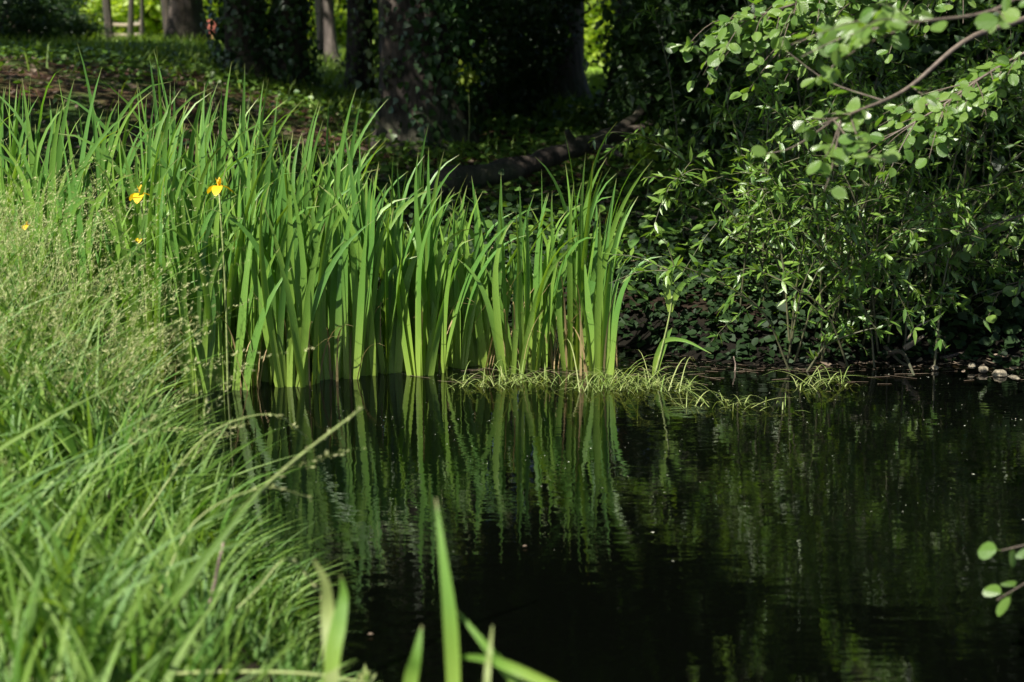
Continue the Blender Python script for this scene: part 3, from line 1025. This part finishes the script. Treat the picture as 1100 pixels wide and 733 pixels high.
# ------------------------------------------------------------------ willow shrubs on the right bank
def willow(label, px, Y, h, nst, spreadx, lean, seed, dens=1.0, group='willow shrubs on the far bank'):
    r = np.random.default_rng(seed)
    x = (px - 550) / F * Y / .97
    z0 = max(gz(x, Y), .02)
    t = empty('willow_shrub', (x, Y, z0), label, 'shrub', group)
    mb, lb = MB(), MB()
    for i in range(nst):
        hh = h * r.uniform(.12, 1.05)
        a = r.uniform(0, 6.28)
        out = spreadx * r.uniform(.25, 1.0)
        b = np.array([r.normal(0, .22), r.normal(0, .16), -.05])
        e = b + np.array([math.cos(a) * out + lean[0] * hh, math.sin(a) * out * .65 + lean[1] * hh, hh])
        m = b + (e - b) * .5 + np.array([-math.cos(a) * out * .18, -math.sin(a) * out * .1, .12 * hh])
        e2 = e + np.array([math.cos(a) * .18, math.sin(a) * .15, -.08]) * hh * r.uniform(.3, 1.1)
        path = spline([b, m, e, e2], 18)
        tube(mb, path, np.linspace(.0065, .0012, 18), 5, False)
        twigs = [path]
        for k in range(r.integers(3, 7)):
            j = r.integers(5, 16)
            d = r.normal(size=3) * np.array([1, .8, .5]) + np.array([0, 0, .35])
            L = r.uniform(.15, .42)
            tw = spline([path[j], path[j] + d / np.linalg.norm(d) * L * .5, path[j] + d / np.linalg.norm(d) * L + np.array([0, 0, -.05])], 8)
            tube(mb, tw, np.linspace(.003, .001, 8), 4, False)
            twigs.append(tw)
        for tw in twigs:
            ln = np.linalg.norm(np.diff(tw, axis=0), axis=1).sum()
            nl = int(ln / .020 * dens)
            f = r.uniform(.12 if tw is path else .1, 1, nl) * (len(tw) - 1)
            i0 = np.minimum(f.astype(int), len(tw) - 2)
            pos = tw[i0] + (tw[i0 + 1] - tw[i0]) * (f - i0)[:, None]
            tg = norm(tw[i0 + 1] - tw[i0])
            D = tg * .55 + r.normal(size=(nl, 3)) * .6 + np.array([0, 0, -.12])
            s = r.uniform(.035, .085, nl)
            leaves(lb, pos, D, r.normal(size=(nl, 3)) * .5 + np.array([-.2, -.2, 1.]), s, s * .26, 'lance', .12, .25)
    mb.build('stems', M['stem'], t)
    lb.build('foliage', M['willow'], t)
    return t


willow('bushy willow with bright glinting leaves leaning out over the water', 905, 7.1, 1.2, 34, .66, (-.05, -.22), 101)
willow('tall willow behind the alder twigs, sprays reaching up to the branch', 850, 8.5, 1.9, 36, .75, (-.08, -.05), 102)
willow('lower willow with shaded leaves, drooping sprays nearest the reed shoot', 890, 7.9, 1.35, 20, .5, (-.03, -.05), 103, .8)
willow('willow growing above the stones at the water line', 985, 7.6, 1.35, 24, .6, (.05, -.1), 104, .8)
willow('dark willow at the picture edge above the stones', 1085, 7.9, 1.6, 26, .7, (0, -.1), 105, .8)
willow('thin willow high on the bank between the fallen log and the tall willow', 795, 9.3, 1.5, 14, .5, (-.05, 0), 106, .8)

# elder bush with white blossom, yellow-green sapling
q = PT(708, 112, 13.2)
t = shrub('yellow-green bush with one white flower head at the end of the fallen log', q.x, q.y, .42, BUSHES, name='elder_shrub', zs=1.6)
w = PT(696, 93, 12.9) - Vector((q.x, q.y, gz(q.x, q.y)))
mb = MB()
n = 140
dd = norm(R.normal(size=(n, 3)))
leaves(mb, np.array(w) + dd * np.array([.075, .075, .05]), dd, np.cross(dd, R.normal(size=(n, 3))), .03, .03, 'rhomb', .1, .1)
mb.build('blossom', M['blossom'], t)
for px, py, Y, s, lab in ((695, 160, 10.8, .13, 'small bright yellow-green sapling on the dark bank below the fallen log'),
                          (502, 82, 14.0, .13, 'little yellow-green sprig beside the massive trunk')):
    q = PT(px, py, Y)
    b = Vector((q.x, q.y, gz(q.x, q.y)))
    t = empty('sapling', b, lab, 'sapling')
    mb = MB()
    hq = q.z - b.z
    tube(mb, spline([(0, 0, -.05), (.02, 0, hq * .5), (0, 0, hq)], 6), np.linspace(.008, .003, 6), 5)
    mb.build('stem', M['twig_green'], t)
    n = 90
    P = R.normal(size=(n, 3)) * s * .5 + np.array([0, 0, hq])
    mb = MB()
    leaves(mb, P, R.normal(size=(n, 3)), R.normal(size=(n, 3)) * .4 + np.array([0, 0, 1.]), .055, .04, 'oval')
    mb.build('foliage', M['lime'], t)

# ------------------------------------------------------------------ alder tree: trunk outside the picture, branches reaching in
ab = Vector((4.9, 6.4, 0))
ab.z = max(gz(ab.x, ab.y), -.4)
AL = empty('alder_tree', ab, 'alder with round glossy leaves on branches hanging in over the pond', 'tree')
trunk_mb(6.5, .16, (-.3, 0), 1.5, limbs=5).build('trunk', M['bark'], AL)
put('crown', ACROWN, AL, Vector((.8, 7.3, 3.9)) - ab, (.92, .92, .6), 0)  # added out of view in the sun's path, to dapple the willows
put('crown', ACROWN, AL, Vector((.95, 6.7, 3.55)) - ab, (.6, .6, .4), 2.4)  # second added crown, thickens the shade over the willows
put('crown', ACROWN, AL, Vector((4.6, 7.4, 5.2)) - ab, (1, 1, 1.2), 2)


def alder_branch(pts, r0, twigs, nleaf, Lf=(.038, .064), seed=1, droop=.1, skip=.25, name='branch'):
    r = np.random.default_rng(seed)
    path = spline(pts, 30)
    o = np.array(ab)
    mb, lb = MB(), MB()
    tube(mb, path - o, np.linspace(r0, .0025, 30), 8, jitter=.05)
    q0 = pts[0]
    zt = max(1.0, min(5.0, q0.z - .5))
    tube(mb, spline([ab + Vector((0, 0, zt)), (ab + Vector((0, 0, zt)) + q0) * .5 + Vector((0, 0, .2)), q0, Vector(path[3])], 14) - o, np.linspace(r0 * 1.9, r0, 14), 8, jitter=.05)
    tws = []
    for k in range(twigs):
        j = int(r.uniform(skip, .97) * 29)
        tg = path[min(j + 1, 29)] - path[max(j - 1, 0)]
        tg /= np.linalg.norm(tg)
        sd = np.cross(tg, [0, 0, 1.])
        sd /= np.linalg.norm(sd)
        d = tg * r.uniform(.3, .9) + sd * r.choice([-1, 1]) * r.uniform(.3, 1) + np.array([0, 0, r.uniform(-.5, .25)])
        L = r.uniform(.16, .42)
        d /= np.linalg.norm(d)
        tws.append(spline([path[j], path[j] + d * L * .55, path[j] + d * L + np.array([0, 0, -droop * L])], 9))
        tube(mb, tws[-1] - o, np.linspace(.0032, .0012, 9), 5, False)
    tws.append(path[18:])
    for tw in tws:
        nl = nleaf
        f = r.uniform(.15, 1, nl) * (len(tw) - 1)
        i0 = np.minimum(f.astype(int), len(tw) - 2)
        pos = tw[i0] + (tw[i0 + 1] - tw[i0]) * (f - i0)[:, None]
        tg = norm(tw[i0 + 1] - tw[i0])
        D = tg * .5 + r.normal(size=(nl, 3)) * np.array([.8, .8, .35]) + np.array([0, 0, -.2])
        D = norm(D)
        s = r.uniform(*Lf, nl)
        st = pos + D * .018
        nn = r.normal(size=(nl, 3)) * .45 + np.array([-.3, -.45, .85])
        leaves(lb, st - o, D, nn, s, s * r.uniform(.78, .95), 'round', r.uniform(-.02, .16), r.uniform(-.05, .4))
        pet = np.stack([pos, pos + D * .01, st], 1) - o
        ribbons(lb, pet, np.broadcast_to(np.array([0, .7, .7]), pet.shape), np.full(pet.shape[:2], .0015))
    b = mb.build(name, M['twig'], AL)
    lb.build('foliage', M['alder'], b)
    return b


# the long bare-looking branch slanting down to the left, near and slightly out of focus
alder_branch([PT(1240, -80, 5.2), PT(1120, 10, 4.9), PT(1040, 42, 4.7), PT(975, 95, 4.6), PT(920, 120, 4.5), PT(870, 138, 4.4)], .013, 9, 6, seed=5, skip=.5, droop=-.15)
# the sheet of glinting leaves along the top
alder_branch([PT(1290, -160, 6.2), PT(1090, -80, 6.2), PT(970, -42, 6.2), PT(890, -8, 6.15), PT(830, 12, 6.1), PT(792, 24, 6.1)], .012, 46, 9, seed=6, skip=.35, droop=.25)
alder_branch([PT(1270, -75, 6.5), PT(1100, -35, 6.4), PT(980, -10, 6.3), PT(905, 18, 6.3), PT(865, 48, 6.3)], .010, 40, 9, seed=7, skip=.3, droop=.3)
# right hand sprays
alder_branch([PT(1260, -40, 6.0), PT(1130, 40, 6.0), PT(1060, 80, 5.95), PT(1010, 115, 5.9), PT(950, 150, 5.9)], .009, 30, 8, seed=8, skip=.35, droop=.1)
alder_branch([PT(1230, -100, 4.2), PT(1130, -30, 4.1), PT(1070, 10, 4.0), PT(1000, 22, 3.9), PT(945, 25, 3.9)], .008, 9, 6, seed=9, skip=.4)
# low sprigs at the right
alder_branch([PT(1230, 190, 7.2), PT(1140, 215, 7.1), PT(1095, 232, 7.0), PT(1050, 248, 7.0), PT(985, 275, 6.9)], .007, 9, 6, seed=10, skip=.3)
alder_branch([PT(1240, 230, 7.4), PT(1150, 270, 7.2), PT(1095, 305, 7.1), PT(1060, 318, 7.1)], .007, 6, 6, seed=11, skip=.3)
alder_branch([PT(1330, 470, 3.7), PT(1260, 540, 3.5), PT(1240, 568, 3.35), PT(1210, 580, 3.3)], .006, 9, 7, seed=12, skip=.72, Lf=(.045, .06))

# ------------------------------------------------------------------ bank debris on the right
def stick(label, pts, r, mat='stick', name='stick'):
    p = spline(pts, 9)
    mb = MB()
    tube(mb, p - p[0], np.linspace(r, r * .45, 9), 7, jitter=.12)
    o = mb.build(name, M[mat])
    o.location = p[0]
    return tag(o, label, 'stick')


stick('pale broken stick jutting up from the bank under the willow', [PT(972, 374, 6.95), PT(982, 368, 6.90), PT(992, 361, 6.85)], .016)
stick('thin yellowish twig rising behind the pale broken stick', [PT(974, 366, 7.00), PT(984, 352, 7.00), PT(995, 346, 7.00), PT(1010, 340, 7.00)], .006)
stick('brown forked root reaching down to the water below the willow', [PT(955, 380, 6.95), PT(968, 378, 6.90), PT(975, 388, 6.85), PT(982, 404, 6.70)], .013, 'wood')
stick('dark root lying along the waterline beside the forked one', [PT(950, 372, 7.00), PT(972, 392, 6.90), PT(1000, 398, 6.85)], .010, 'wood')
stick('long brown stick lying along the bank above the stones', [PT(1010, 385, 7.00), PT(1050, 378, 7.05), PT(1110, 382, 7.10)], .010, 'wood')
stick('short twig poking out of the water between the grass tufts', [PT(789, 402, 6.80), PT(790, 392, 6.80), PT(788, 383, 6.80)], .005)
stick('drifting straw-coloured stick flat on the dark water beside the star-like tuft', [PT(895, 401, 6.80), PT(920, 404, 6.70), PT(945, 403, 6.75)], .005)


def stone(label, px, py, Y, sx, sy, sz, seed):
    c = PT(px, py, Y)
    r = np.random.default_rng(seed)
    mb = MB()
    k, m = 10, 6
    V = []
    d = norm(r.normal(size=(5, 3)))
    for i in range(m + 1):
        ph = math.pi * i / m
        for j in range(k):
            th = 2 * math.pi * j / k
            v = np.array([math.sin(ph) * math.cos(th), math.sin(ph) * math.sin(th), math.cos(ph)])
            sc = min([1.0] + [.72 / max(np.dot(v, e), .01) for e in d])
            V.append(v * sc * np.array([sx, sy, sz]))
    q4 = [(i * k + j, i * k + (j + 1) % k, (i + 1) * k + (j + 1) % k, (i + 1) * k + j) for i in range(m) for j in range(k)]
    mb.add(V, None, q4)
    o = mb.build('stone', M['stone'], smooth=False)
    o.location = (c.x, c.y, c.z)
    o.rotation_euler.z = r.uniform(0, 3)
    return tag(o, label, 'stone', 'stones at the water line')


stone('largest pale angular stone at the water line by the picture edge', 1073, 402, 6.70, .055, .04, .028, 1)
stone('flat brownish stone next to the largest pale one, nearer the edge of the picture', 1090, 408, 6.65, .05, .035, .02, 2)
stone('small tan stone a little left of the largest pale one', 1056, 397, 6.75, .03, .025, .018, 3)
stone('small pinkish stone standing on the bank left of the tan one', 1044, 393, 6.80, .03, .02, .018, 4)
stone('rounded pale pebble alone at the water line below the sticks', 1004, 395, 6.80, .02, .018, .014, 5)

n = 170
x = R.uniform(1.5, 3.4, n)
y = y_far(x) + R.normal(.1, .12, n)
mb = MB()
s = R.uniform(.02, .06, n)
leaves(mb, np.stack([x, y, np.maximum(height(x, y), 0) + .008], -1), np.stack([R.normal(size=n), R.normal(size=n), R.uniform(-.1, .3, n)], -1), np.stack([R.normal(0, .4, n), R.normal(0, .4, n), np.ones(n)], -1), s, s * .6, 'oval', -.1, -.2)
tag(mb.build('bank_litter', M['dead']), 'dead leaves littering the bank under the willows', 'leaf litter', kind='stuff')

# ------------------------------------------------------------------ grassy bank on the left
def bank_points(n, y0=1.7, y1=7.3, edge=.1, x0=-4.6):
    y = R.uniform(y0, y1, n)
    x = R.uniform(x0, .2, n)
    ok = (x < x_left(y) + edge) & (x > -.40 * y - .5) & (x < -.215 * y)
    return x[ok], y[ok]


def blades(mb, x, y, hmin, hmax, w, lean=.55, bias=(.35, -.05), S=8, droop=.5):
    n = len(x)
    az = R.uniform(0, 6.28, n)
    fa = 2.2 * np.sin(x * 3.1 + 1.3 * np.sin(y * 2.2)) + 1.9 * np.sin(y * 3.7 + x * 1.4)      # tussocks lie this way and that
    L = R.uniform(hmin, hmax, n) * (.5 + .5 * sst(np.minimum(x_left(y), -.20 * y) - x, -.05, .45)) * (1 + .75 * sst(-x / y, .25, .38) * sst(y, 3.5, 5.5)) * (1 + .22 * np.sin(x * 5.2 + y * 2.0) * np.sin(y * 4.4 - x))
    dh = np.stack([np.cos(az) * lean + bias[0] + .38 * np.cos(fa), np.sin(az) * lean + bias[1] + .38 * np.sin(fa), np.zeros(n)], -1)[:, None] * R.uniform(.3, 1.2, n)[:, None, None]
    t = np.linspace(0, 1, S)[None, :, None]
    dr = droop * R.uniform(.2, 1.3, n)[:, None, None]
    P = np.stack([x, y, height(x, y) - .02], -1)[:, None] + L[:, None, None] * (dh * (t * .5 + t ** 2 * .7) + np.array([0, 0, 1.]) * (t - dr * t ** 2.5 * .6))
    P[..., 2] = np.maximum(P[..., 2], .01)
    sa = R.uniform(0, 6.28, n)
    side = np.stack([np.cos(sa), np.sin(sa) * .6, R.normal(0, .25, n)], -1)[:, None]
    ribbons(mb, P, norm(side), np.broadcast_to(w * np.clip((1 - np.linspace(0, 1, S)) / .6, .04, 1), (n, S)) * R.uniform(.6, 1.3, n)[:, None])


mb = MB()
x, y = bank_points(24000, edge=-.04)
k = R.uniform(-.75, .8, len(x)) < np.sin(x * 6.5 + 1.5 * np.sin(y * 3.2)) * np.sin(y * 5.3 + x * 2)
x, y = x[k], y[k]
blades(mb, x, y, .16, .50, .0125, lean=.6, bias=(.08, -.05), droop=.35)
x, y = bank_points(9000, edge=-.02)
blades(mb, x, y, .25, .55, .017, lean=.6, bias=(.12, -.05), droop=.6)
x = R.uniform(-2, 3, 4000)
y = R.uniform(1.0, 2.8, 4000)
blades(mb, x, y, .05, .14, .006)
y = R.uniform(2.6, 6.5, 5200)
x = x_left(y) - R.gamma(1.6, .10, 5200)
blades(mb, x, y, .08, .30, .008, lean=.8, droop=.5)
tag(mb.build('bank_grass', M['bank']), 'long sunlit meadow grass covering the near bank', 'grass', kind='stuff')


def panicles(mbs, mbc, x, y, hmin, hmax, nsp, lean=.5, bias=(.3, 0), spl=.0125):
    n = len(x)
    az = R.uniform(0, 6.28, n)
    L = R.uniform(hmin, hmax, n) * (1 + .7 * sst(-x / y, .25, .38) * sst(y, 3.5, 5.5))
    S = 12
    dh = np.stack([np.cos(az) * lean + bias[0], np.sin(az) * lean + bias[1], np.zeros(n)], -1) * R.uniform(.3, 1.1, n)[:, None]
    dr = R.uniform(.1, .7, n)

    def at(t):
        return (np.stack([x, y, height(x, y)], -1)[:, None] + L[:, None, None] * (dh[:, None] * (t * .4 + t ** 2.4 * .75)[..., None]
                + np.array([0, 0, 1.]) * (t - dr[:, None] * t ** 3 * .45)[..., None]))
    t = np.broadcast_to(np.linspace(0, 1, S)[None], (n, S))
    P = at(t)
    side = np.broadcast_to(np.array([.8, .5, .2]), P.shape)
    ribbons(mbc, P, side, np.full((n, S), .0026) * np.linspace(1, .35, S))
    ts = R.uniform(.66, 1.0, (n, nsp))
    B = at(ts).reshape(-1, 3)
    m = len(B)
    tt = ts.reshape(-1)
    off = norm(R.normal(size=(m, 3)) + np.array([.2, 0, .15])) * (.055 * (1.05 - tt))[:, None] * 1.25 * R.uniform(.1, 1.2, m)[:, None]
    tip = B + off + np.array([0, 0, -.006])
    D = norm(off) * .6 + np.repeat(norm(dh + np.array([0, 0, .55])), nsp, 0) + .3 * R.normal(size=(m, 3))
    s = spl * R.uniform(.7, 1.5, m)
    leaves(mbs, tip, D, R.normal(size=(m, 3)), s, s * .24, 'rhomb', .2, .1)
    ped = np.stack([B, B + off * .55, tip], 1)
    ribbons(mbc, ped, np.broadcast_to(np.array([.6, .6, .3]), ped.shape), np.full((m, 3), .0009))


ms, mc = MB(), MB()
x, y = bank_points(3800, 4.3, 7.2, -.12)
k = x < -.245 * y
x, y = x[k], y[k]
panicles(ms, mc, x, y, .35, .66, 26, lean=.7, bias=(.2, -.05))
x, y = bank_points(50, 3.2, 5.5, .0)
panicles(ms, mc, x, y, .35, .6, 30, bias=(.3, 0), spl=.012)
so = mc.build('seeding_grass', M['culm'])
tag(so, 'haze of pale seed heads on thin stems over the bank grass', 'grass', kind='stuff')
ms.build('seed_heads', M['seed'], so)


# single stalks one can point to
def stalk(label, pts, r, mat='culm', seeds=0, name='grass_stalk', leaf=None):
    p = spline(pts, 16)
    o = empty(name, p[0], label, 'grass stalk')
    mb = MB()
    tube(mb, p - p[0], np.linspace(r, r * .5, 16), 7)
    mb.build('stem', M[mat], o)
    if seeds:
        f = R.uniform(9, 15, seeds)
        i0 = np.minimum(f.astype(int), 14)
        B = p[i0] + (p[i0 + 1] - p[i0]) * (f - i0)[:, None] - p[0]
        tg = norm(p[i0 + 1] - p[i0])
        mb = MB()
        s = R.uniform(.010, .018, seeds)
        leaves(mb, B, tg + .4 * R.normal(size=(seeds, 3)), R.normal(size=(seeds, 3)), s, s * .35, 'rhomb', .2, .1)
        mb.build('seed_head', M['seed'], o)
    for pts2, w in (leaf or []):
        mb = MB()
        blade_px(mb, pts2, w, p[0])
        mb.build('leaf', M['bank'], o)
    return o


stalk('long straight green stalk slanting from the bank grass over the water', [PT(130, 745, 2.9), PT(190, 650, 3.0), PT(255, 555, 3.15), PT(310, 500, 3.3), PT(390, 438, 3.45)], .0065, 'twig_green', 40,
      leaf=[([PT(140, 725, 2.95), PT(190, 640, 2.95), PT(240, 575, 3.0), PT(285, 520, 3.05)], .02)])
stalk('thin drooping stalk with pale seed head hanging over dark water', [PT(170, 640, 3.2), PT(210, 560, 3.3), PT(280, 525, 3.4), PT(335, 535, 3.5)], .003, 'culm', 40)
stalk('arching stalk with two seed sprays near the iris reflection', [PT(150, 560, 3.7), PT(220, 470, 3.9), PT(290, 445, 4.0), PT(330, 470, 4.1)], .003, 'culm', 40)
stalk('pinkish dead stem standing upright at the edge of the bank', [PT(222, 665, 3.2), PT(228, 640, 3.2), PT(234, 610, 3.22), PT(240, 583, 3.25)], .006, 'stick', name='dead_stem')
stalk('low straw-coloured stem lying across the bottom of the picture', [PT(-20, 735, 2.75), PT(120, 727, 2.8), PT(240, 722, 2.8), PT(330, 724, 2.8), PT(400, 735, 2.8)], .006, 'culm')
stalk('bent stalk drooping its pale spikelets over the water beside the bank', [PT(200, 700, 3.1), PT(270, 640, 3.2), PT(310, 600, 3.25), PT(345, 640, 3.3)], .003, 'culm', 36)


# blurred shoots close to the lens
def shoot(label, blades_, name='iris_shoot'):
    org = Vector(blades_[0][0][0])
    o = empty(name, org, label, 'shoot')
    for pts, w, mat in blades_:
        mb = MB()
        blade_px(mb, pts, w, org, 18)
        mb.build('leaf', M[mat], o)
    return o


shoot('tall straight green blade close to the lens rising from the bottom edge', [([PT(488, 860, 2.35), PT(487, 735, 2.4), PT(483, 660, 2.42), PT(476, 600, 2.45), PT(468, 535, 2.5)], .025, 'iris')])
shoot('short bright green blade leaning left at the bottom edge', [([PT(430, 850, 2.35), PT(440, 740, 2.4), PT(447, 705, 2.4), PT(453, 672, 2.42)], .024, 'iris')])
shoot('pair of crossing bright green blades at the bottom edge', [([PT(600, 800, 2.35), PT(555, 735, 2.4), PT(520, 692, 2.42), PT(490, 655, 2.45)], .018, 'iris'), ([PT(640, 760, 2.3), PT(560, 722, 2.35), PT(520, 708, 2.4), PT(478, 705, 2.45)], .02, 'iris'),
                                                                  ([PT(520, 850, 2.3), PT(523, 735, 2.35), PT(526, 700, 2.4), PT(529, 672, 2.42)], .010, 'tuft')])
shoot('blurred shoot with a curled yellowish tip and a second bluish leaf', [([PT(362, 850, 2.4), PT(356, 720, 2.45), PT(352, 660, 2.5), PT(349, 625, 2.5), PT(336, 600, 2.5)], .026, 'tuft'),
                                                                            ([PT(352, 850, 2.4), PT(356, 720, 2.45), PT(364, 670, 2.48), PT(369, 640, 2.5), PT(366, 618, 2.5)], .028, 'iris')])
q = PT(392, 735, 2.9)
t = empty('sprout', q, 'tiny pale sprout beside the low straw-coloured stem', 'sprout')
mb = MB()
leaves(mb, [(0, 0, 0)] * 5, [[.3, 0, 1], [-.4, 0, .8], [.8, .2, .7], [0, .3, 1.2], [.2, -.2, 1]], [[0, -1, .3]] * 5, [.035, .03, .035, .045, .03], .012, 'oval')
mb.build('leaf', M['tuft'], t)
